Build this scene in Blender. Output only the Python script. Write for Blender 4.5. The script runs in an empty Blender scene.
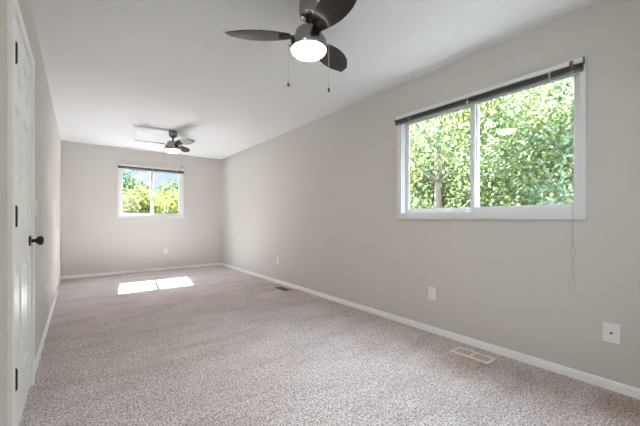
import bpy, bmesh, math, random
import numpy as np
from mathutils import Vector, Matrix

random.seed(7)
R = math.radians
sc = bpy.context.scene
col = sc.collection

# ------------------------------------------------------------------ camera
cam_d = bpy.data.cameras.new('camera')
cam_d.sensor_width = 36.0
cam_d.lens = 312.6 / 640 * 36.0
cam_d.shift_y = 6.26 / 640
cam_d.clip_start = 0.02
cam_d.clip_end = 400
cam = bpy.data.objects.new('camera', cam_d)
col.objects.link(cam)
cam.location = (0, 0, 1.0573)
cam.rotation_euler = (R(90), 0, -R(37.693))
sc.camera = cam

# ------------------------------------------------------------------ view, world, sun
sc.view_settings.view_transform = 'Standard'
sc.view_settings.look = 'None'
sc.view_settings.gamma = 1
sc.view_settings.exposure = 1.12
sc.view_settings.use_curve_mapping = False
sc.cycles.use_denoising = True
sc.cycles.max_bounces = 14
sc.cycles.diffuse_bounces = 9
sc.cycles.glossy_bounces = 4
sc.cycles.transparent_max_bounces = 12
sc.cycles.sample_clamp_indirect = 12

SKY_LOW, SKY_HIGH = 0.50, 11.5
SUN = 85.0
ENTRY_FILL = 9.0
NEAR_FILL = 10.0
BOWL = 25.0

world = bpy.data.worlds.new('sky')
sc.world = world
world.use_nodes = True
nt = world.node_tree
nt.nodes.clear()
wo = nt.nodes.new('ShaderNodeOutputWorld')
bg = nt.nodes.new('ShaderNodeBackground')
tc = nt.nodes.new('ShaderNodeTexCoord')
sx = nt.nodes.new('ShaderNodeSeparateXYZ')
nt.links.new(tc.outputs['Generated'], sx.inputs[0])
noi = nt.nodes.new('ShaderNodeTexNoise')
noi.inputs['Scale'].default_value = 2.6
noi.inputs['Detail'].default_value = 5
nt.links.new(tc.outputs['Generated'], noi.inputs['Vector'])
cr = nt.nodes.new('ShaderNodeValToRGB')
cr.color_ramp.elements[0].position = 0.40
cr.color_ramp.elements[0].color = (0.62, 0.79, 1.0, 1)
cr.color_ramp.elements[1].position = 0.60
cr.color_ramp.elements[1].color = (0.91, 0.955, 1.0, 1)
nt.links.new(noi.outputs['Fac'], cr.inputs[0])
mr = nt.nodes.new('ShaderNodeMapRange')            # the sky is much brighter high up, towards the sun
mr.interpolation_type = 'SMOOTHSTEP'
mr.inputs['From Min'].default_value = 0.30
mr.inputs['From Max'].default_value = 0.75
mr.inputs['To Min'].default_value = SKY_LOW
mr.inputs['To Max'].default_value = SKY_HIGH
nt.links.new(sx.outputs['Z'], mr.inputs['Value'])
nt.links.new(cr.outputs[0], bg.inputs['Color'])
nt.links.new(mr.outputs[0], bg.inputs['Strength'])
nt.links.new(bg.outputs[0], wo.inputs[0])

sun_d = bpy.data.lights.new('sun', 'SUN')
sun_d.energy = SUN
sun_d.angle = R(0.4)
sun_d.color = (0.86, 0.94, 1.0)
sun = bpy.data.objects.new('sun', sun_d)
col.objects.link(sun)
sun.rotation_euler = Vector((-0.118, -0.975, -1.0)).to_track_quat('-Z', 'Y').to_euler()
sun.location = (3, 20, 20)

WR, WL, L, H = 2.616, -0.2444, 7.128, 2.44
YF, XH, YC = -0.40, -1.45, 1.688        # near wall, hall wall, corner of the left wall
T = 0.16

def portal(name, loc, rot, sx_, sy_):
    d = bpy.data.lights.new(name, 'AREA')
    d.shape = 'RECTANGLE'; d.size = sx_; d.size_y = sy_
    d.cycles.is_portal = True
    o = bpy.data.objects.new(name, d); col.objects.link(o)
    o.location = loc; o.rotation_euler = rot
portal('daylight_portal_right', (WR + T + .02, 1.311, 1.59), (R(90), 0, R(90)), 1.5, 1.0)
portal('daylight_portal_back', (1.193, L + T + .02, 1.59), (R(90), 0, R(180)), 1.2, 1.0)
# -90 about x points an area light along +y; the two above face into the room

hl = bpy.data.lights.new('entry_fill', 'AREA')      # added fill lamp high in the entry, out of view, brightens the near half
hl.shape = 'RECTANGLE'; hl.size = 0.9; hl.size_y = 0.9
hl.energy = ENTRY_FILL; hl.color = (0.95, 0.98, 1.0)
hlo = bpy.data.objects.new('entry_fill', hl); col.objects.link(hlo)
hlo.location = (-0.75, 0.35, 2.36)
hlo.rotation_euler = (0, R(-25), R(10))
rl = bpy.data.lights.new('near_end_fill', 'AREA')   # second added fill lamp, unseen before the windowless near wall
rl.shape = 'RECTANGLE'; rl.size = 1.9; rl.size_y = 1.3
rl.energy = NEAR_FILL; rl.color = (0.90, 0.96, 1.0)
rlo = bpy.data.objects.new('near_end_fill', rl); col.objects.link(rlo)
rlo.location = (1.0, -0.36, 1.40)
rlo.rotation_euler = (R(84), 0, R(15))

# ------------------------------------------------------------------ materials
def mat(name, color, rough=0.6, metal=0.0, spec=0.5, bump=None, vary=None, coat=0.0):
    m = bpy.data.materials.new(name); m.use_nodes = True
    n = m.node_tree; b = n.nodes['Principled BSDF']
    b.inputs['Base Color'].default_value = (*color, 1)
    b.inputs['Roughness'].default_value = rough
    b.inputs['Metallic'].default_value = metal
    b.inputs['Specular IOR Level'].default_value = spec
    b.inputs['Coat Weight'].default_value = coat
    t = n.nodes.new('ShaderNodeTexCoord')
    if vary:                                        # (scale, amount)
        q = n.nodes.new('ShaderNodeTexNoise'); q.inputs['Scale'].default_value = vary[0]
        q.inputs['Detail'].default_value = 3
        n.links.new(t.outputs['Object'], q.inputs['Vector'])
        x = n.nodes.new('ShaderNodeMix'); x.data_type = 'RGBA'
        x.inputs[6].default_value = (*[c * (1 - vary[1]) for c in color], 1)
        x.inputs[7].default_value = (*[min(1, c * (1 + vary[1])) for c in color], 1)
        n.links.new(q.outputs['Fac'], x.inputs[0]); n.links.new(x.outputs[2], b.inputs['Base Color'])
    if bump:                                        # (scale, strength, distance)
        q = n.nodes.new('ShaderNodeTexNoise'); q.inputs['Scale'].default_value = bump[0]
        q.inputs['Detail'].default_value = 4
        n.links.new(t.outputs['Object'], q.inputs['Vector'])
        u = n.nodes.new('ShaderNodeBump'); u.inputs['Strength'].default_value = bump[1]
        u.inputs['Distance'].default_value = bump[2]
        n.links.new(q.outputs['Fac'], u.inputs['Height']); n.links.new(u.outputs[0], b.inputs['Normal'])
    return m

M = {}
M['wall'] = mat('wall_paint', (0.60, 0.578, 0.545), 0.75, spec=0.25, bump=(70, 0.25, 0.003), vary=(1.3, 0.02))
M['ceiling'] = mat('ceiling_paint', (0.77, 0.775, 0.785), 0.85, spec=0.2, bump=(60, 0.9, 0.006))
M['trim'] = mat('white_trim_paint', (0.86, 0.87, 0.875), 0.38, vary=(6, 0.02))
M['door'] = mat('white_door_paint', (0.86, 0.87, 0.88), 0.33, bump=(140, 0.04, 0.001), vary=(5, 0.015))
M['vinyl'] = mat('white_vinyl', (0.74, 0.745, 0.76), 0.32, vary=(8, 0.015))
M['plate'] = mat('white_plate_plastic', (0.80, 0.80, 0.79), 0.3, vary=(12, 0.01))
M['slot'] = mat('dark_slot', (0.03, 0.03, 0.03), 0.6)
M['black'] = mat('black_metal', (0.015, 0.014, 0.013), 0.35, metal=0.3, vary=(30, 0.2))
M['bronze'] = mat('dark_bronze', (0.045, 0.034, 0.026), 0.3, metal=0.8, vary=(25, 0.25))
M['brown_vent'] = mat('brown_vent_metal', (0.10, 0.075, 0.06), 0.5, metal=0.2, vary=(20, 0.2))
M['nickel'] = mat('brushed_nickel', (0.31, 0.30, 0.29), 0.26, metal=1.0, vary=(40, 0.05))
M['blade'] = mat('black_lacquer_blade', (0.010, 0.009, 0.009), 0.24, spec=0.5, vary=(9, 0.25), coat=0.25)
M['white_metal'] = mat('painted_vent_metal', (0.78, 0.77, 0.73), 0.4, vary=(14, 0.03))
M['vent_inner'] = mat('vent_louver_beige', (0.66, 0.60, 0.50), 0.5, vary=(14, 0.08))
M['headrail'] = mat('grey_blind_metal', (0.78, 0.78, 0.78), 0.35, metal=0.0, vary=(9, 0.03))
M['slat'] = mat('grey_blind_slat', (0.13, 0.13, 0.135), 0.45, vary=(9, 0.06))
M['clip'] = mat('clear_grey_clip', (0.62, 0.62, 0.62), 0.3)
M['cord'] = mat('grey_cord', (0.33, 0.31, 0.29), 0.8, vary=(60, 0.1))
M['exterior'] = mat('siding_exterior', (0.35, 0.33, 0.30), 0.8, vary=(4, 0.1))

def lamp_mat():
    m = bpy.data.materials.new('frosted_lamp_glass'); m.use_nodes = True
    n = m.node_tree; b = n.nodes['Principled BSDF']
    b.inputs['Base Color'].default_value = (0.9, 0.88, 0.84, 1)
    b.inputs['Roughness'].default_value = 0.35
    b.inputs['Emission Color'].default_value = (1.0, 0.84, 0.68, 1)
    # the bulb sits over the middle of the bowl: strongest there, weaker and warmer towards the rim
    t = n.nodes.new('ShaderNodeTexCoord'); v = n.nodes.new('ShaderNodeVectorMath'); v.operation = 'MULTIPLY'
    v.inputs[1].default_value = (1, 1, 0); n.links.new(t.outputs['Object'], v.inputs[0])
    le = n.nodes.new('ShaderNodeVectorMath'); le.operation = 'LENGTH'; n.links.new(v.outputs[0], le.inputs[0])
    q = n.nodes.new('ShaderNodeMapRange'); q.interpolation_type = 'SMOOTHSTEP'
    q.inputs['From Min'].default_value = 0.07; q.inputs['From Max'].default_value = 0.1125
    q.inputs['To Min'].default_value = BOWL; q.inputs['To Max'].default_value = 4.5
    n.links.new(le.outputs['Value'], q.inputs['Value']); n.links.new(q.outputs[0], b.inputs['Emission Strength'])
    return m
M['lamp'] = lamp_mat()

def glass_mat():
    m = bpy.data.materials.new('window_glass'); m.use_nodes = True
    n = m.node_tree; n.nodes.clear()
    o = n.nodes.new('ShaderNodeOutputMaterial'); x = n.nodes.new('ShaderNodeMixShader')
    t = n.nodes.new('ShaderNodeBsdfTransparent'); g = n.nodes.new('ShaderNodeBsdfGlossy')
    f = n.nodes.new('ShaderNodeFresnel'); 
    gm = n.nodes.new('ShaderNodeNewGeometry'); io = n.nodes.new('ShaderNodeMapRange')   # same reflectance from either side of the thin pane
    io.inputs['To Min'].default_value = 1.5; io.inputs['To Max'].default_value = 1 / 1.5
    n.links.new(gm.outputs['Backfacing'], io.inputs['Value']); n.links.new(io.outputs[0], f.inputs['IOR'])
    t.inputs['Color'].default_value = (0.97, 0.98, 0.975, 1)
    g.inputs['Roughness'].default_value = 0.0
    n.links.new(f.outputs[0], x.inputs[0]); n.links.new(t.outputs[0], x.inputs[1]); n.links.new(g.outputs[0], x.inputs[2])
    n.links.new(x.outputs[0], o.inputs[0])
    return m
M['glass'] = glass_mat()

def carpet_mat():
    m = bpy.data.materials.new('mauve_grey_carpet'); m.use_nodes = True
    n = m.node_tree; b = n.nodes['Principled BSDF']
    b.inputs['Roughness'].default_value = 0.95
    b.inputs['Specular IOR Level'].default_value = 0.1
    b.inputs['Sheen Weight'].default_value = 0.12
    t = n.nodes.new('ShaderNodeTexCoord'); L_ = n.links.new
    def noise(scale, detail, rough=0.5):
        q = n.nodes.new('ShaderNodeTexNoise'); q.inputs['Scale'].default_value = scale
        q.inputs['Detail'].default_value = detail; q.inputs['Roughness'].default_value = rough
        L_(t.outputs['Object'], q.inputs['Vector']); return q
    def ramp(src, stops):
        r = n.nodes.new('ShaderNodeValToRGB')
        while len(r.color_ramp.elements) < len(stops): r.color_ramp.elements.new(0.5)
        for e, (p, c) in zip(r.color_ramp.elements, stops): e.position = p; e.color = (*c, 1)
        L_(src, r.inputs[0]); return r
    def mul(a, bb, fac=1.0, mode='MULTIPLY'):
        x = n.nodes.new('ShaderNodeMix'); x.data_type = 'RGBA'; x.blend_type = mode
        if hasattr(fac, 'links') or not isinstance(fac, float): L_(fac, x.inputs[0])
        else: x.inputs[0].default_value = fac
        L_(a, x.inputs[6])
        if isinstance(bb, tuple): x.inputs[7].default_value = (*bb, 1)
        else: L_(bb, x.inputs[7])
        return x.outputs[2]
    tuft = noise(95, 3, 0.75)
    base = ramp(tuft.outputs['Fac'], [(0.35, (0.15, 0.115, 0.108)), (0.44, (0.50, 0.435, 0.425)), (0.52, (0.84, 0.77, 0.76)), (0.60, (1.0, 0.96, 0.95))])
    fine = noise(260, 2, 0.6)
    f2 = ramp(fine.outputs['Fac'], [(0.35, (0.66, 0.64, 0.63)), (0.65, (1.0, 1.0, 1.0))])
    c = mul(base.outputs[0], f2.outputs[0], 1.0)
    pile = noise(3.2, 4, 0.6)                       # patches of pile lying different ways
    f3 = ramp(pile.outputs['Fac'], [(0.36, (0.94, 0.92, 0.91)), (0.60, (1.04, 1.04, 1.04))])
    c = mul(c, f3.outputs[0], 1.0)
    # vacuum strokes
    w = n.nodes.new('ShaderNodeTexWave'); w.wave_profile = 'SAW'; w.inputs['Scale'].default_value = 0.55
    w.inputs['Distortion'].default_value = 1.6; w.inputs['Detail'].default_value = 1
    mp = n.nodes.new('ShaderNodeMapping'); mp.inputs['Rotation'].default_value = (0, 0, R(32))
    L_(t.outputs['Object'], mp.inputs[0]); L_(mp.outputs[0], w.inputs[0])
    f4 = ramp(w.outputs['Fac'], [(0.0, (0.965, 0.96, 0.96)), (1.0, (1.0, 1.0, 1.0))])
    c = mul(c, f4.outputs[0], 1.0)
    mott = noise(34, 3, 0.6)                         # tuft clusters
    f5 = ramp(mott.outputs['Fac'], [(0.36, (0.82, 0.805, 0.80)), (0.54, (1.06, 1.06, 1.06))])
    c = mul(c, f5.outputs[0], 1.0)
    m2 = n.nodes.new('ShaderNodeMapping'); m2.inputs['Rotation'].default_value = (0, 0, R(-28)); m2.inputs['Scale'].default_value = (0.9, 3.4, 1)
    L_(t.outputs['Object'], m2.inputs[0]); st = noise(1.5, 4, 0.6); L_(m2.outputs[0], st.inputs['Vector'])
    f6 = ramp(st.outputs['Fac'], [(0.36, (0.89, 0.86, 0.84)), (0.52, (1.0, 1.0, 1.0))])   # worn, slightly brown traffic streaks
    c = mul(c, f6.outputs[0], 1.0)
    # old brown stains near the floor register
    for (x, y, r, s, colr) in ((2.18, 1.20, 0.19, 0.6, (0.74, 0.63, 0.52)), (2.24, 0.80, 0.24, 0.6, (0.66, 0.60, 0.56)), (2.45, 0.30, 0.22, 0.7, (0.66, 0.56, 0.46)), (0.06, 4.0, .10, .5, (0.85, .72, .62))):
        sb = n.nodes.new('ShaderNodeVectorMath'); sb.operation = 'DISTANCE'; sb.inputs[1].default_value = (x, y, 0)
        L_(t.outputs['Object'], sb.inputs[0])
        ad = n.nodes.new('ShaderNodeMath'); ad.operation = 'MULTIPLY_ADD'; nn = noise(9, 3)
        L_(nn.outputs['Fac'], ad.inputs[0]); ad.inputs[1].default_value = -0.35; L_(sb.outputs['Value'], ad.inputs[2])
        mr_ = n.nodes.new('ShaderNodeMapRange'); mr_.inputs['From Min'].default_value = r - 0.18 - .15; mr_.inputs['From Max'].default_value = r - 0.10
        mr_.inputs['To Min'].default_value = s; mr_.inputs['To Max'].default_value = 0
        L_(ad.outputs[0], mr_.inputs['Value'])
        c = mul(c, colr, mr_.outputs[0])
    L_(c, b.inputs['Base Color'])
    bp = n.nodes.new('ShaderNodeBump'); bp.inputs['Strength'].default_value = 0.9; bp.inputs['Distance'].default_value = 0.012
    L_(tuft.outputs['Fac'], bp.inputs['Height']); L_(bp.outputs[0], b.inputs['Normal'])
    return m
M['carpet'] = carpet_mat()

def leaf_mat(name, ca, cb, trans):
    m = bpy.data.materials.new(name); m.use_nodes = True
    n = m.node_tree; n.nodes.clear(); L_ = n.links.new
    o = n.nodes.new('ShaderNodeOutputMaterial'); x = n.nodes.new('ShaderNodeMixShader'); x.inputs[0].default_value = 0.5
    d = n.nodes.new('ShaderNodeBsdfDiffuse'); t = n.nodes.new('ShaderNodeBsdfTranslucent')
    g = n.nodes.new('ShaderNodeNewGeometry')
    r = n.nodes.new('ShaderNodeMix'); r.data_type = 'RGBA'
    r.inputs[6].default_value = (*ca, 1); r.inputs[7].default_value = (*cb, 1)
    L_(g.outputs['Random Per Island'], r.inputs[0])
    tcn = n.nodes.new('ShaderNodeTexCoord'); no = n.nodes.new('ShaderNodeTexNoise'); no.inputs['Scale'].default_value = 0.9
    no.inputs['Detail'].default_value = 2; L_(tcn.outputs['Object'], no.inputs['Vector'])
    ra = n.nodes.new('ShaderNodeValToRGB')            # whole sprays are yellower or bluer than others
    ra.color_ramp.elements[0].position = .36; ra.color_ramp.elements[0].color = (0.72, 0.86, 1.0, 1)
    ra.color_ramp.elements[1].position = .62; ra.color_ramp.elements[1].color = (1.0, 1.0, 0.62, 1)
    L_(no.outputs['Fac'], ra.inputs[0])
    r2 = n.nodes.new('ShaderNodeMix'); r2.data_type = 'RGBA'; r2.blend_type = 'MULTIPLY'; r2.inputs[0].default_value = 1
    L_(r.outputs[2], r2.inputs[6]); L_(ra.outputs[0], r2.inputs[7]); r = r2
    k = n.nodes.new('ShaderNodeMix'); k.data_type = 'RGBA'; k.blend_type = 'MULTIPLY'; k.inputs[0].default_value = 1
    k.inputs[7].default_value = (*trans, 1)
    L_(r.outputs[2], k.inputs[6]); L_(r.outputs[2], d.inputs[0]); L_(k.outputs[2], t.inputs[0])
    L_(d.outputs[0], x.inputs[1]); L_(t.outputs[0], x.inputs[2]); L_(x.outputs[0], o.inputs[0])
    return m
M['leaf'] = leaf_mat('maple_leaf', (0.075, 0.105, 0.072), (0.180, 0.200, 0.100), (1.4, 1.3, 1.0))
M['leaf_pale'] = leaf_mat('pale_leaf', (0.18, 0.225, 0.185), (0.34, 0.37, 0.25), (1.2, 1.2, 1.0))
M['leaf_yellow'] = leaf_mat('yellow_green_leaf', (0.062, 0.072, 0.032), (0.105, 0.105, 0.044), (1.25, 1.2, 0.8))
M['leaf_blue'] = leaf_mat('blue_green_leaf', (0.032, 0.052, 0.040), (0.048, 0.068, 0.050), (1, 1.0, 0.95))
M['bark'] = mat('bark', (0.17, 0.145, 0.12), 0.9, bump=(12, 0.8, 0.03), vary=(8, 0.35))
M['lawn'] = mat('lawn', (0.035, 0.042, 0.025), 0.9, bump=(15, 0.6, 0.05), vary=(1.5, 0.3))

# ------------------------------------------------------------------ mesh helpers
class MB:
    """collects shapes and links them as ONE mesh object"""
    def __init__(s): s.bm = bmesh.new()
    def box(s, x0, x1, y0, y1, z0, z1):
        if x0 > x1: x0, x1 = x1, x0
        if y0 > y1: y0, y1 = y1, y0
        if z0 > z1: z0, z1 = z1, z0
        v = [s.bm.verts.new(p) for p in ((x0,y0,z0),(x1,y0,z0),(x1,y1,z0),(x0,y1,z0),(x0,y0,z1),(x1,y0,z1),(x1,y1,z1),(x0,y1,z1))]
        for f in ((0,3,2,1),(4,5,6,7),(0,1,5,4),(1,2,6,5),(2,3,7,6),(3,0,4,7)): s.bm.faces.new([v[i] for i in f])
        return s
    def prism(s, poly, a, b, fn):
        """poly: 2-D outline; fn(p, q, t) -> 3-D point; swept from t=a to t=b"""
        A = [s.bm.verts.new(fn(p, q, a)) for p, q in poly]; B = [s.bm.verts.new(fn(p, q, b)) for p, q in poly]
        n = len(poly)
        for i in range(n): s.bm.faces.new((A[i], A[(i+1) % n], B[(i+1) % n], B[i]))
        s.bm.faces.new(A[::-1]); s.bm.faces.new(B)
        return s
    def lathe(s, prof, seg=48, c=(0, 0)):
        rings = []
        for r, z in prof:
            if r < 1e-6: rings.append([s.bm.verts.new((c[0], c[1], z))])
            else: rings.append([s.bm.verts.new((c[0] + r*math.cos(2*math.pi*k/seg), c[1] + r*math.sin(2*math.pi*k/seg), z)) for k in range(seg)])
        for a, b in zip(rings, rings[1:]):
            for k in range(seg):
                q = [a[k % len(a)], a[(k+1) % len(a)], b[(k+1) % len(b)], b[k % len(b)]]
                u = []
                for w in q:
                    if w not in u: u.append(w)
                if len(u) > 2: s.bm.faces.new(u)
        return s
    def tube(s, pts, r, seg=8):
        rings = []
        rr = r if isinstance(r, (list, tuple)) else [r] * len(pts)
        for i, p in enumerate(pts):
            p = Vector(p); a = Vector(pts[max(0, i-1)]); b = Vector(pts[min(len(pts)-1, i+1)])
            t = (b - a).normalized(); u = t.cross(Vector((0.31, 0.2, 0.93)))
            if u.length < 1e-3: u = t.cross(Vector((1, 0, 0)))
            u.normalize(); w = t.cross(u)
            rings.append([s.bm.verts.new(p + rr[i] * (u*math.cos(2*math.pi*k/seg) + w*math.sin(2*math.pi*k/seg))) for k in range(seg)])
        for a, b in zip(rings, rings[1:]):
            for k in range(seg): s.bm.faces.new((a[k], a[(k+1) % seg], b[(k+1) % seg], b[k]))
        s.bm.faces.new(rings[0][::-1]); s.bm.faces.new(rings[-1])
        return s
    def build(s, name, material, parent=None, smooth=False, bevel=0.0):
        bmesh.ops.recalc_face_normals(s.bm, faces=s.bm.faces)
        if bevel:
            bmesh.ops.bevel(s.bm, geom=list(s.bm.edges), offset=bevel, segments=2, affect='EDGES', clamp_overlap=True)
        me = bpy.data.meshes.new(name); s.bm.to_mesh(me); s.bm.free()
        me.materials.append(material)
        if smooth:
            me.shade_smooth()
            try: me.set_sharp_from_angle(angle=R(38))
            except Exception: pass
        o = bpy.data.objects.new(name, me); col.objects.link(o)
        if parent: o.parent = parent
        return o

def tag(o, label=None, cat=None, group=None, kind=None):
    if label: o['label'] = label
    if cat: o['category'] = cat
    if group: o['group'] = group
    if kind: o['kind'] = kind
    return o

def empty(name, loc=(0, 0, 0), rz=0.0):
    o = bpy.data.objects.new(name, None); o.empty_display_size = 0.1
    o.location = loc; o.rotation_euler = (0, 0, rz); col.objects.link(o)
    return o

def copy_tree(o, parent=None):
    c = o.copy(); col.objects.link(c); c.parent = parent
    for ch in list(o.children): copy_tree(ch, c)
    return c

def structure(o, label, cat=None):
    return tag(o, label, cat, kind='structure')

# ------------------------------------------------------------------ room shell
structure(MB().box(XH - T, WR + T, YF - T, L + T, -0.2, 0).build('floor', M['carpet']), 'mottled mauve-grey cut pile carpet covering the whole floor', 'floor')
structure(MB().box(XH - T, WR + T, YF - T, L + T, H, H + 0.15).build('ceiling', M['ceiling']), 'white ceiling with a light orange peel texture', 'ceiling')

# window openings (u range, z range)
W1 = (0.560, 2.037, 1.10, 2.085)      # right wall, u = y
W2 = (0.622, 1.764, 1.12, 2.085)      # back wall, u = x

m = MB()
for a in ((YF - T, W1[0], 0, H), (W1[1], L + T, 0, H), (W1[0], W1[1], 0, W1[2]), (W1[0], W1[1], W1[3], H)):
    m.box(WR, WR + T, a[0], a[1], a[2], a[3])
structure(m.build('wall_right', M['wall']), 'long greige wall with the large window', 'wall')
m = MB()
for a in ((WL - .1, W2[0], 0, H), (W2[1], WR, 0, H), (W2[0], W2[1], 0, W2[2]), (W2[0], W2[1], W2[3], H)):
    m.box(a[0], a[1], L, L + T, a[2], a[3])
structure(m.build('wall_back', M['wall']), 'greige far wall with the small window', 'wall')

DY0, DY1, DH = 1.962, 2.672, 2.021    # door opening
m = MB()
m.box(WL - .12, WL, DY1 + .012, L, 0, H)
m.box(WL - .12, WL, DY0 - .012, DY1 + .012, DH + .012, H)
rb = 0.02                              # bullnose corner, then the wall turns left into the entry
poly = [(WL, DY0 - .012), (WL, YC + rb)]
for k in range(1, 7):
    a = R(90 * k / 6)
    poly.append((WL - rb + rb * math.cos(a), YC + rb - rb * math.sin(a)))
poly += [(XH, YC), (XH, YC + .12), (WL - .12, YC + .12), (WL - .12, DY0 - .012)]
m.prism(poly, 0, H, lambda p, q, t: (p, q, t))
structure(m.build('wall_left', M['wall'], smooth=True), 'greige left wall holding the white panel door, turning a rounded corner', 'wall')
structure(MB().box(XH - T, WR, YF - T, YF, 0, H).build('wall_front', M['wall']), 'greige wall behind the viewer', 'wall')
structure(MB().box(XH - T, XH, YF, YC + .12, 0, H).build('wall_entry', M['wall']), 'greige entry side wall', 'wall')

# baseboards: ranch profile, (thickness, height)
BB = [(0, 0), (0.013, 0), (0.013, 0.031), (0.0125, 0.033), (0.0045, 0.0345), (0.0045, 0.0375), (0.0098, 0.0395), (0.0085, 0.048), (0.005, 0.056), (0, 0.058)]
CY0, CY1 = DY0 - 0.062, DY1 + 0.062    # outer edges of the door casing
structure(MB().prism(BB, YF, L, lambda p, q, t: (WR - p, t, q)).build('baseboard_right', M['trim']), 'white baseboard along the right wall', 'baseboard')
structure(MB().prism(BB, WL, WR, lambda p, q, t: (t, L - p, q)).build('baseboard_back', M['trim']), 'white baseboard along the far wall', 'baseboard')
m = MB().prism(BB, CY1, L, lambda p, q, t: (WL + p, t, q))
m.prism(BB, YC + .02, CY0, lambda p, q, t: (WL + p, t, q))
structure(m.build('baseboard_left', M['trim']), 'white baseboard along the left wall', 'baseboard')

# ------------------------------------------------------------------ windows
def window(name, P, u0, u1, hole, z0, z1, slider_hi, label):
    """P(u, n, z): n = distance into the room. flange on the wall, jamb in the hole, two sashes"""
    root = structure(empty(name, P((u0 + u1) / 2, 0, z0)), label, 'window')
    inv = root.location
    def B(mb, a0, a1, n0, n1, c0, c1):
        p = Vector(P(a0, n0, c0)) - inv; q = Vector(P(a1, n1, c1)) - inv
        mb.box(p.x, q.x, p.y, q.y, p.z, q.z)
    def ring(mb, a0, a1, c0, c1, w, n0, n1, wb=None):
        wb = wb or w
        B(mb, a0, a0 + w, n0, n1, c0, c1); B(mb, a1 - w, a1, n0, n1, c0, c1)
        B(mb, a0 + w, a1 - w, n0, n1, c0, c0 + wb); B(mb, a0 + w, a1 - w, n0, n1, c1 - w, c1)
    h0, h1, hz0, hz1 = hole
    f = MB()
    ring(f, u0, u1, z0, z1, 0.034, 0.0, 0.010)
    ring(f, u0 + .006, u1 - .006, z0 + .006, z1 - .006, 0.024, 0.010, 0.0135)
    f.build('frame_flange', M['vinyl'], root, bevel=0.0012)
    j = MB()
    ring(j, h0 + .001, h1 - .001, hz0 + .001, hz1 - .001, 0.016, -0.12, 0.0085)
    ring(j, h0 + .017, h1 - .017, hz0 + .017, hz1 - .017, 0.007, -0.12, -0.010)
    j.build('frame_jamb', M['vinyl'], root)
    l = MB(); B(l, u0 - .006, u1 + .006, 0.0, 0.024, z0 - .012, z0 + .002)
    l.build('sill_ledge', M['vinyl'], root, bevel=0.002)
    a0, a1, c0, c1 = h0 + .024, h1 - .024, hz0 + .024, hz1 - .024
    mid = (a0 + a1) / 2
    for lo, hi, dn in ((a0, mid + .025, -0.034), (mid - .025, a1, -0.068)):
        if slider_hi: dn = -0.102 - dn
        s = MB(); ring(s, lo, hi, c0, c1, 0.032, dn - .014, dn + .014, 0.032)
        ring(s, lo + .032, hi - .032, c0 + .032, c1 - .032, 0.006, dn - .008, dn + .008)
        so = s.build('sash_frame', M['vinyl'], root, bevel=0.0015)
        g = MB(); B(g, lo + .033, hi - .033, dn - .0015, dn + .0015, c0 + .033, c1 - .033)
        g.build('glass_pane', M['glass'], so)
    k = MB(); dn = -0.020
    B(k, mid - .010, mid + .010, dn, dn + .012, (c0+c1)/2 - .03, (c0+c1)/2 + .03)
    B(k, mid - .004, mid + .004, dn + .012, dn + .020, (c0+c1)/2 - .006, (c0+c1)/2 + .022)
    k.build('latch', M['vinyl'], root, bevel=0.001)
    return root
PR = lambda u, n, z: (WR - n, u, z)
PB = lambda u, n, z: (u, L - n, z)
window('window_1', PR, 0.550, 2.072, W1, 1.068, 2.120, False, 'large white vinyl sliding window in the right wall')
window('window_2', PB, 0.588, 1.798, W2, 1.088, 2.120, True, 'small white vinyl sliding window in the far wall')

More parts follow.
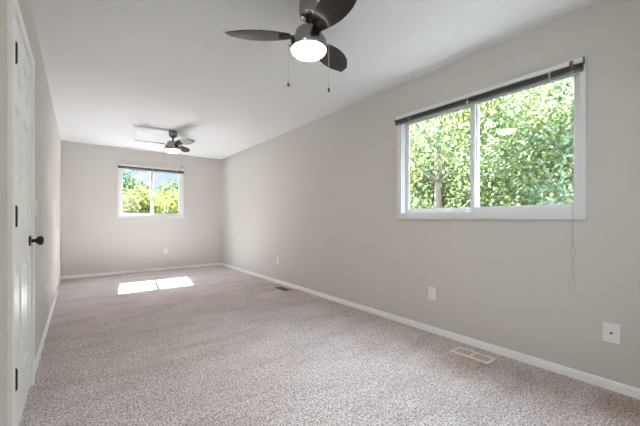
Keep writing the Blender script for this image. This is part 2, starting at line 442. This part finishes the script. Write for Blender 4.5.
# ------------------------------------------------------------------ panel door
def panel_door():
    root = structure(empty('door_1', (WL, (DY0 + DY1) / 2, 0)), 'white six panel door in the left wall with black hinges and a dark knob', 'door')
    off = root.location
    fx = 0.006                                     # door face relative to the wall face
    y0, y1 = DY0 + .003 - off.y, DY1 - .003 - off.y
    z0, z1 = 0.012, 2.018
    cols_ = [(y0 + .090, y0 + .306), (y1 - .300, y1 - .082)]
    rows = [(0.240, 0.830), (1.020, 1.605), (1.725, 1.915)]
    s = MB()
    ys = [y0, cols_[0][0], cols_[0][1], cols_[1][0], cols_[1][1], y1]
    for a, b in ((ys[0], ys[1]), (ys[2], ys[3]), (ys[4], ys[5])): s.box(fx - .035, fx, a, b, z0, z1)
    zs = [z0, rows[0][0], rows[0][1], rows[1][0], rows[1][1], rows[2][0], rows[2][1], z1]
    for a, b in cols_:
        for k in (0, 2, 4, 6): s.box(fx - .035, fx, a, b, zs[k], zs[k + 1])
    s.build('door_leaf', M['door'], root)
    for a, b in cols_:
        for c, d in rows:
            p = MB(); v = []
            # moulding slopes in, a flat groove, then the raised field
            for ins, dep in ((0, 0), (.002, -.006), (.008, -.021), (.022, -.021), (.050, -.003), ):
                v.append([p.bm.verts.new((fx + dep, yy, zz)) for yy, zz in ((a+ins, c+ins), (b-ins, c+ins), (b-ins, d-ins), (a+ins, d-ins))])
            for q, w in zip(v, v[1:]):
                for k in range(4): p.bm.faces.new((q[k], q[(k+1) % 4], w[(k+1) % 4], w[k]))
            p.bm.faces.new(v[-1])
            bk = [p.bm.verts.new((fx - .032, yy, zz)) for yy, zz in ((a, c), (b, c), (b, d), (a, d))]
            for k in range(4): p.bm.faces.new((v[0][k], bk[k], bk[(k+1) % 4], v[0][(k+1) % 4]))
            p.bm.faces.new(bk[::-1])
            p.build('door_panel', M['door'], root)
    # jamb
    j = MB(); a0, a1 = DY0 - off.y, DY1 - off.y
    j.box(-.118, 0.001, a0 - .011, a0, 0, DH); j.box(-.118, 0.001, a1, a1 + .011, 0, DH); j.box(-.118, 0.001, a0 - .011, a1 + .011, DH, DH + .011)
    j.box(-.06, fx - .037, a0, a0 + .012, 0, DH); j.box(-.06, fx - .037, a1 - .012, a1, 0, DH); j.box(-.06, fx - .037, a0, a1, DH - .012, DH)
    j.build('door_jamb', M['trim'], root)
    # casing, mitred ranch profile (across, out of wall)
    prof = [(0, 0), (0, .0175), (.003, .0195), (.020, .0185), (.023, .0205), (.050, .021), (.056, .019), (.058, .015), (.058, 0)]
    cz = MB(); e = .004
    path = [(a0 - e, 0, -1, 0), (a0 - e, DH + e, -1, 1), (a1 + e, DH + e, 1, 1), (a1 + e, 0, 1, 0)]
    rings = [[cz.bm.verts.new((q, y + sy * p, z + sz * p)) for p, q in prof] for y, z, sy, sz in path]
    for A, Bq in zip(rings, rings[1:]):
        for k in range(len(prof)): cz.bm.faces.new((A[k], A[(k+1) % len(prof)], Bq[(k+1) % len(prof)], Bq[k]))
    cz.bm.faces.new(rings[0]); cz.bm.faces.new(rings[-1][::-1])
    cz.build('door_casing', M['trim'], root)
    for zc in (1.812, 1.070, 0.330):
        h = MB().tube([(fx + .012, a0 + .001, zc - .045), (fx + .012, a0 + .001, zc + .045)], .0085, 14)
        h.tube([(fx + .012, a0 + .001, zc + .045), (fx + .012, a0 + .001, zc + .050)], .0055, 14)
        h.tube([(fx + .012, a0 + .001, zc - .050), (fx + .012, a0 + .001, zc - .045)], .0055, 14)
        h.box(fx - .001, fx + .008, a0 - .002, a0 + .012, zc - .044, zc + .044)
        tag(h.build('hinge', M['black'], root, smooth=True), 'black hinge')
    ky, kz = y1 - .062, 0.925
    rose = MB().lathe([(0, 0), (.033, 0), (.033, .004), (.030, .008), (.016, .010), (0, .010)], 32)
    ro = rose.build('knob_rosette', M['bronze'], root, smooth=True)
    ro.location = (fx, ky, kz); ro.rotation_euler = (0, R(90), 0); tag(ro, 'dark bronze rosette')
    kn = MB().lathe([(0, .010), (.011, .010), (.011, .028), (.018, .034), (.026, .041), (.029, .050), (.028, .058), (.021, .065), (.010, .068), (0, .068)], 32)
    ko = kn.build('door_knob', M['bronze'], root, smooth=True)
    ko.location = (fx, ky, kz); ko.rotation_euler = (0, R(90), 0); tag(ko, 'dark bronze round knob')
    return root
panel_door()

# ------------------------------------------------------------------ wall plates
def rounded_plate(w, h, d, name, parent, r=.004):
    m_ = MB(); poly = []
    for cx, cz_, a0 in ((w/2 - r, h/2 - r, 0), (-w/2 + r, h/2 - r, 90), (-w/2 + r, -h/2 + r, 180), (w/2 - r, -h/2 + r, 270)):
        for k in range(4): poly.append((cx + r*math.cos(R(a0 + 30*k)), cz_ + r*math.sin(R(a0 + 30*k))))
    levels = [(1, 0), (1, d * .45), (1 - .004/w*2, d)]
    rings = [[m_.bm.verts.new((p * s_, -y, q * (1 - (1 - s_) * w / h))) for p, q in poly] for s_, y in levels]
    n = len(poly)
    for A, Bq in zip(rings, rings[1:]):
        for k in range(n): m_.bm.faces.new((A[k], A[(k+1) % n], Bq[(k+1) % n], Bq[k]))
    m_.bm.faces.new(rings[0]); m_.bm.faces.new(rings[-1][::-1])
    return m_.build(name, M['plate'], parent)
# plates are built facing -y (local), back on y = 0

def outlet(loc, rz, label, group='duplex outlets low on the walls'):
    root = tag(empty('wall_outlet', loc, rz), label, 'outlet', group)
    rounded_plate(.070, .115, .006, 'cover_plate', root)
    for zc in (.0195, -.0195):
        r = MB(); poly = [(.0165*math.cos(R(a)), max(-.0125, min(.0125, .0175*math.sin(R(a)))) + zc) for a in range(0, 360, 15)]
        r.prism(poly, -.0058, -.0085, lambda p, q, t: (p, t, q))
        ro = r.build('receptacle', M['plate'], root)
        s = MB()
        s.box(-.0068, -.0052, -.0088, -.0084, zc - .001, zc + .0085); s.box(.0052, .0068, -.0088, -.0084, zc + .0005, zc + .0085)
        s.tube([(0, -.0084, zc - .0065), (0, -.0088, zc - .0065)], .0026, 10)
        s.build('socket_slots', M['slot'], ro)
    sc_ = MB().tube([(0, -.0058, 0), (0, -.0068, 0)], .003, 12)
    sc_.build('screw', M['clip'], root)
    return root
o1 = outlet((WR, 1.673, .364), R(-90), 'white duplex outlet on the right wall below the large window')
def outlet_copy(loc, rz, label):
    c = copy_tree(o1); c.location = loc; c.rotation_euler = (0, 0, rz); c['label'] = label
outlet_copy((WR, 4.524, .375), R(-90), 'white duplex outlet on the right wall above the brown floor register')
outlet_copy((1.446, L, .395), 0, 'white duplex outlet on the far wall below the small window')
outlet_copy((WL, 4.02, .335), R(90), 'white duplex outlet on the left wall beyond the door')

cx = tag(empty('cable_jack', (WR, .429, .352), R(-90)), 'square-looking white cable jack plate low on the right wall, nearest the viewer', 'wall plate')
rounded_plate(.085, .122, .006, 'cover_plate', cx)
j_ = MB().lathe([(0, 0), (.0070, 0), (.0070, .003), (.0048, .003), (.0048, .011), (0, .011)], 12).build('coaxial_connector', M['nickel'], cx, smooth=True)
j_.location = (0, -.006, 0); j_.rotation_euler = (R(90), 0, 0)
MB().lathe([(0, 0), (.0043, 0), (0, .0008)], 12).build('connector_hole', M['slot'], j_).location = (0, 0, .0112)
for zc in (.042, -.042):
    MB().tube([(0, -.0058, zc), (0, -.0068, zc)], .003, 12).build('screw', M['clip'], cx)

sw = tag(empty('light_switch', (WL, 3.06, 1.143), R(90)), 'white light switch on the left wall just past the door', 'light switch')
rounded_plate(.070, .115, .006, 'cover_plate', sw)
tg = MB(); tg.prism([(-.0058, -.011), (-.0165, .002), (-.0150, .006), (-.0058, .009)], -.005, .005, lambda p, q, t: (t, p, q))
tg.build('toggle', M['plate'], sw)
for zc in (.030, -.030): MB().tube([(0, -.0058, zc), (0, -.0068, zc)], .003, 12).build('screw', M['clip'], sw)

# ------------------------------------------------------------------ floor registers
def register(name, loc, l, w, mf, ms, label, rz=0.0):
    """long side along y"""
    root = tag(empty(name, loc, rz), label, 'floor vent')
    f = MB(); e = .017; h0, h1 = 0.0, .006
    f.box(-w/2, -w/2 + e, -l/2, l/2, h0, h1); f.box(w/2 - e, w/2, -l/2, l/2, h0, h1)
    f.box(-w/2 + e, w/2 - e, -l/2, -l/2 + e, h0, h1); f.box(-w/2 + e, w/2 - e, l/2 - e, l/2, h0, h1)
    f.box(-w/2 + e, w/2 - e, -.008, .008, h0, h1)
    f.build('vent_frame', mf, root, bevel=.0012)
    s = MB(); n = 5; span = w - 2*e
    for k in range(n):
        x = -span/2 + span * (k + .5) / n
        for y0, y1 in ((-l/2 + e, -.008), (.008, l/2 - e)):
            s.prism([(x - .0075, .0048), (x - .0071, .0058), (x + .0071, .0052), (x + .0067, .0042)], y0, y1, lambda p, q, t: (p, t, q))
    s.build('louver_slats', ms, root)
    b = MB().box(-span/2, span/2, -l/2 + e, l/2 - e, .0001, .0006)
    tag(b.build('duct_opening', M['slot'], root), 'dark duct opening')
    return root
register('floor_register', (2.425, 1.198, 0.001), .290, .135, M['white_metal'], M['vent_inner'], 'cream white metal floor register in the carpet below the large window')
register('floor_register', (2.452, 4.10, 0.001), .290, .115, M['brown_vent'], M['brown_vent'], 'dark brown floor register in the carpet by the far part of the right wall')

# ------------------------------------------------------------------ blinds, raised
def blind(P, u0, u1, z1, cord_u, side, label, drop=None, stack=0.047):
    """side = +1 when the cord end is at u1, -1 at u0"""
    root = tag(empty('raised_blind', P((u0 + u1)/2, .0, z1)), label, 'window blind', 'raised mini blinds above the windows')
    o = root.location
    def B(mb, a0, a1, n0, n1, c0, c1):
        p = Vector(P(a0, n0, c0)) - o; q = Vector(P(a1, n1, c1)) - o
        mb.box(p.x, q.x, p.y, q.y, p.z, q.z)
    n0, n1 = .0155, .045
    h = MB(); B(h, u0, u1, n1 - .0015, n1, z1 - .030, z1); B(h, u0, u1, n0, n0 + .0015, z1 - .030, z1)
    B(h, u0, u1, n0, n1, z1 - .030, z1 - .0285); B(h, u0, u1, n1, n1 + .002, z1 - .003, z1); B(h, u0, u1, n1, n1 + .002, z1 - .030, z1 - .027)
    h.build('headrail', M['headrail'], root)
    for a in (u0, u1):
        br = MB(); B(br, a - .0025, a + .0025, 0.0135, n1 + .003, z1 - .036, z1 + .003)
        br.build('end_bracket', M['slat'], root)
    s = MB(); n = 15; zt = z1 - .036
    for k in range(n):
        zc = zt - (stack - .014) * (k + .5) / n
        s.prism([(n0 + .003, zc - .0009), (n0 + .003, zc - .0002), ((n0+n1)/2 + .001, zc + .0010), (n1 + .003, zc - .0002), (n1 + .003, zc - .0009), ((n0+n1)/2 + .001, zc + .0003)],
                u0 + .004, u1 - .004, lambda p, q, t: tuple(Vector(P(t, p, q)) - o))
    s.build('slat_stack', M['slat'], root)
    b = MB(); B(b, u0 + .003, u1 - .003, n0 + .002, n1 + .003, zt - stack + .002, zt - stack + .013)
    b.build('bottom_rail', M['slat'], root, bevel=.001)
    W = u1 - u0
    for f in (.12, .50, .88):
        a = u0 + W * f; c = MB()
        B(c, a - .004, a + .004, n1 + .0035, n1 + .0055, zt - stack, z1 - .024)
        c.build('hold_clip', M['clip'], root)
    # lift cord
    if drop:
        zb = drop; n = n1 + .010
        pt = lambda du, dn, z: tuple(Vector(P(cord_u + du, n + dn, z)) - o)
        for pts in ([(0, 0, z1 - .03), (0, -.012, 1.6), (.002, -.03, 1.15), (0, -.03, zb + .34), (.012, -.032, zb + .27), (-.006, -.032, zb + .20), (-.003, -.032, zb + .12), (.020, -.036, zb + .06), (.014, -.038, zb + .01), (-.008, -.038, zb)],
                    [(-.007, .002, z1 - .03), (-.006, -.010, 1.6), (-.004, -.03, 1.15), (-.004, -.03, zb + .34), (-.014, -.032, zb + .26), (.006, -.032, zb + .19), (-.010, -.032, zb + .10), (-.012, -.034, zb + .03), (-.008, -.038, zb), (-.035, -.040, zb + .018)]):
            P3 = [Vector(pt(*p)) for p in pts]; sm = []
            for i in range(len(P3) - 1):
                p0 = P3[max(0, i-1)]; p1 = P3[i]; p2 = P3[i+1]; p3 = P3[min(len(P3)-1, i+2)]
                for k in range(6):
                    t = k / 6
                    sm.append(tuple(.5 * ((2*p1) + (p2 - p0)*t + (2*p0 - 5*p1 + 4*p2 - p3)*t*t + (3*p1 - p0 - 3*p2 + p3)*t**3)))
            sm.append(tuple(P3[-1]))
            MB().tube(sm, .0010, 6).build('lift_cord', M['cord'], root)
    k = MB(); B(k, cord_u - .010, cord_u + .010, n1 + .002, n1 + .012, z1 - .034, z1 - .006)
    k.build('cord_lock', M['slat'], root, bevel=.001)
    return root
blind(PR, 0.556, 2.070, 2.103, 0.617, -1, 'long grey mini blind pulled up tight above the large window, cord hanging down', drop=0.565)
blind(PB, 0.594, 1.792, 2.118, 1.70, 1, 'short grey mini blind pulled up above the small far window', stack=.042)

# ------------------------------------------------------------------ ceiling fans
def fan(loc, angles, label):
    root = tag(empty('ceiling_fan', loc), label, 'ceiling fan', 'three-blade ceiling fans with lights')
    z = lambda v: v - H
    MB().lathe([(0, z(2.44)), (.060, z(2.44)), (.061, z(2.435)), (.061, z(2.372)), (.057, z(2.352)), (.046, z(2.342)), (.020, z(2.338)), (0, z(2.338))], 48).build('canopy', M['nickel'], root, smooth=True)
    MB().lathe([(0, z(2.345)), (.019, z(2.345)), (.021, z(2.335)), (.017, z(2.322)), (.0125, z(2.318)), (.0125, z(2.292)), (.022, z(2.288)), (.022, z(2.268)), (0, z(2.268))], 32).build('downrod', M['bronze'], root, smooth=True)
    MB().lathe([(0, z(2.274)), (.045, z(2.274)), (.074, z(2.268)), (.084, z(2.256)), (.086, z(2.236)), (.086, z(2.204)), (0, z(2.204))], 48).build('motor_housing', M['nickel'], root, smooth=True)
    MB().lathe([(0, z(2.210)), (.094, z(2.210)), (.108, z(2.205)), (.114, z(2.192)), (.1145, z(2.145)), (.112, z(2.141)), (.100, z(2.141)), (0, z(2.141))], 64).build('light_housing', M['nickel'], root, smooth=True)
    pr = [(0.108, z(2.146))] + [(.112 * math.cos(R(a)), z(2.142) - .045 * math.sin(R(a))) for a in range(0, 90, 9)] + [(0, z(2.142) - .045)]
    tag(MB().lathe(pr, 64).build('lamp_bowl', M['lamp'], root, smooth=True), 'glowing frosted glass bowl')
    for a in angles:
        # petal-shaped blade with a clipped tip
        N = 22; top = []; bot = []; r0, r1 = .118, .522
        for k in range(N + 1):
            t = k / N; r = r0 + (r1 - r0) * t
            w = .041 + .044 * math.sin(math.pi * t ** .92)
            if t > .70: w *= 1 - .30 * ((t - .70) / .30) ** 1.8
            top.append((r, w * .92)); bot.append((r - .02 * t ** 4, -w * 1.08))
        poly = top + bot[::-1]
        b = MB(); b.prism(poly, -.003, .003, lambda p, q, t: (p, q, t))
        bo = b.build('fan_blade', M['blade'], root, bevel=.001)
        bo.location = (0, 0, z(2.226)); bo.rotation_euler = Matrix.Rotation(R(a), 4, 'Z').__matmul__(Matrix.Rotation(R(-11), 4, 'X')).to_euler()
        k_ = MB()
        k_.prism([(.070, -.022), (.070, .022), (.110, .030), (.150, .038), (.186, .026), (.196, 0), (.186, -.026), (.150, -.038), (.110, -.030)], -.0075, -.0032, lambda p, q, t: (p, q, t))
        for sx_, sy_ in ((.15, .022), (.15, -.022), (.178, 0)):
            k_.tube([(sx_, sy_, -.0075), (sx_, sy_, -.0100)], .0045, 10)
        k_.build('blade_bracket', M['bronze'], bo)
    # pull chains
    for ux, uy, zb, r in ((-.103, .066, 1.925, .0095), (.082, -.093, 1.885, .0075)):
        m_ = MB(); zt = 2.165
        m_.tube([(ux * .92, uy * .92, z(zt)), (ux * 1.06, uy * 1.06, z(zt)), ], .0045, 8)
        n = int((zt - zb) / .009)
        X, Y = ux * 1.05, uy * 1.05
        m_.tube([(X, Y, z(zt)), (X, Y, z(zb))], .0009, 5)
        for k in range(n): m_.lathe([(0, z(zt - k*.009) + .0018), (.0018, z(zt - k*.009)), (0, z(zt - k*.009) - .0018)], 6, (X, Y))
        co = m_.build('pull_chain', M['cord'], root)
        p_ = MB().lathe([(0, z(zb) + .006), (.004, z(zb) + .004), (r * .8, z(zb) - .003), (r, z(zb) - .010), (r * .8, z(zb) - .018), (.004, z(zb) - .022), (0, z(zb) - .023)], 16, (X, Y))
        p_.build('chain_pendant', M['bronze'], co, smooth=True)
    return root
f1 = fan((1.168, 1.63, H), (146, 22, 262), 'near ceiling fan with black petal blades and a lit bowl, close above the viewer')
f2 = copy_tree(f1); f2.location = (1.172, 5.283, H); f2.rotation_euler = (0, 0, R(28)); f2['label'] = 'far ceiling fan with lit bowl, hanging in front of the small window wall'

# ------------------------------------------------------------------ outside
G = -2.8
structure(MB().box(-30, 45, -15, 60, G - .3, G).build('ground', M['lawn']), 'green lawn outside below the windows', 'ground')

def tree(name, x, y, rad, zc, zr, nleaf, size, leaf, label, seed, trunk_r=.12, lean=(0, 0), xmin=None, clump=.55, bare=False):
    rng = np.random.default_rng(seed); rnd = random.Random(seed)
    root = tag(empty(name, (x, y, G)), label, 'tree')
    tb = MB(); top = zc + zr * .45 - G
    pts = []; rr = []
    for k in range(9):
        t = k / 8
        pts.append((lean[0]*t + .05*math.sin(5*t + seed), lean[1]*t + .06*math.cos(4*t + seed) - .06, top * t)); rr.append(trunk_r * (1 - .7 * t))
    tb.tube(pts, rr, 10)
    tips = []
    for k in range(16):
        t = rnd.uniform(.45, .97); i = int(t * 8); p = Vector(pts[i])
        a = rnd.uniform(0, 2*math.pi); ln = rad * rnd.uniform(.5, .9)
        q = p + Vector((math.cos(a)*ln*.5, math.sin(a)*ln*.5, ln*.35)); w = p + Vector((math.cos(a)*ln, math.sin(a)*ln, ln*.55))
        r_ = trunk_r * (1 - .7*t)
        tb.tube([tuple(p), tuple(q), tuple(w)], [r_*.6, r_*.35, r_*.12], 7); tips += [q, w]
    tb.build('trunk', M['bark'], root, smooth=True)
    # leaves in clumps
    nc = 170
    d = rng.normal(size=(nc, 3)); d /= np.linalg.norm(d, axis=1)[:, None]
    rr_ = rng.uniform(.25, 1, nc) ** .5
    cc = d * rr_[:, None] * np.array([rad, rad, zr]) + np.array([lean[0], lean[1], zc - G])
    idx = rng.integers(0, nc, nleaf)
    pos = cc[idx] + rng.normal(size=(nleaf, 3)) * clump * np.array([.62, .62, .42])
    if xmin is not None: pos = pos[pos[:, 0] + x > xmin]
    pos = pos[pos[:, 2] > .25]
    if bare:                                        # the lower trunk shows on the house side
        pos = pos[~((pos[:, 0] < lean[0] + .3) & (np.abs(pos[:, 1] - (pos[:, 0] - lean[0]) * .62 - lean[1] * .7) < .17) & (pos[:, 2] < 4.75))]
    n = len(pos)
    ax = rng.normal(size=(n, 3)); ax[:, 2] -= .5; ax /= np.linalg.norm(ax, axis=1)[:, None]
    nn = rng.normal(size=(n, 3)); nn[:, 2] += .8
    sd = np.cross(ax, nn); sd /= np.linalg.norm(sd, axis=1)[:, None] + 1e-9
    up = np.cross(sd, ax)
    s = size * rng.uniform(.6, 1.25, n)[:, None]
    # five-point leaf folded a little along its midrib
    V = np.stack([pos - ax*s*.5, pos - ax*s*.05 + sd*s*.34 + up*s*.08, pos + ax*s*.5, pos - ax*s*.05 - sd*s*.34 + up*s*.08], 1).reshape(-1, 3)
    F = np.arange(n)[:, None] * 4 + np.array([0, 1, 2, 0, 2, 3])[None, :]
    me = bpy.data.meshes.new('foliage')
    me.vertices.add(len(V)); me.vertices.foreach_set('co', V.astype(np.float32).ravel())
    me.loops.add(n * 6); me.loops.foreach_set('vertex_index', F.astype(np.int32).ravel())
    me.polygons.add(n * 2); me.polygons.foreach_set('loop_start', (np.arange(n * 2) * 3).astype(np.int32))
    me.update(calc_edges=True); me.validate()
    me.materials.append(leaf)
    fo = bpy.data.objects.new('foliage', me); col.objects.link(fo); fo.parent = root
    return root

# beyond the large window
tree('shade_tree', 6.6, 4.05, 2.5, 2.3, 2.7, 26000, .09, M['leaf'], 'leafy green tree with a leaning trunk, seen through the left pane of the large window', 3, .15, (.25, .2), xmin=3.3, bare=True)
tree('shade_tree', 8.6, 1.2, 2.6, 2.2, 2.9, 30000, .09, M['leaf_pale'], 'pale green leafy tree seen through the right part of the large window', 5, .14, (.2, -.1), xmin=3.6)
tree('shade_tree', 9.6, 4.4, 3.0, 2.9, 3.2, 18000, .13, M['leaf'], 'taller green tree standing behind the leaning trunk, seen through the middle of the large window', 8, .18, xmin=5)
tree('shade_tree', 9.8, 8.2, 3.2, 2.6, 3.2, 15000, .14, M['leaf_pale'], 'bluish green tree furthest left behind the large window', 11, .18, xmin=5)
tree('shade_tree', 13.5, 3.2, 3.6, 2.8, 3.6, 12000, .20, M['leaf_blue'], 'hazy green tree far behind the others outside the large window', 13, .2)
# beyond the far window
tree('garden_tree', 1.3, 17.0, 2.1, 1.0, 1.9, 11000, .15, M['leaf_yellow'], 'bright yellow-green bushy tree in the left pane of the far window', 21, .14, clump=.45)
tree('garden_tree', 4.4, 17.6, 2.2, .75, 1.85, 11000, .15, M['leaf_yellow'], 'bright yellow-green bushy tree in the right pane of the far window', 22, .14, clump=.45)
tree('garden_tree', 2.0, 25.0, 2.4, 1.75, 2.7, 9000, .22, M['leaf_blue'], 'blue-green tree rising behind the yellow-green one in the left pane of the far window', 24, .2)
tree('garden_tree', 5.6, 25.5, 1.6, 1.5, 2.2, 7000, .22, M['leaf_blue'], 'dark green tree rising behind the middle of the far window', 25, .2)
tree('garden_tree', 6.6, 23.0, 1.6, 1.2, 2.2, 8000, .20, M['leaf'], 'green tree at the right edge of the far window', 26, .2)
tree('garden_tree', -2.4, 19.5, 2.6, .8, 2.0, 9000, .19, M['leaf'], 'green tree left of the view through the far window', 27, .2)
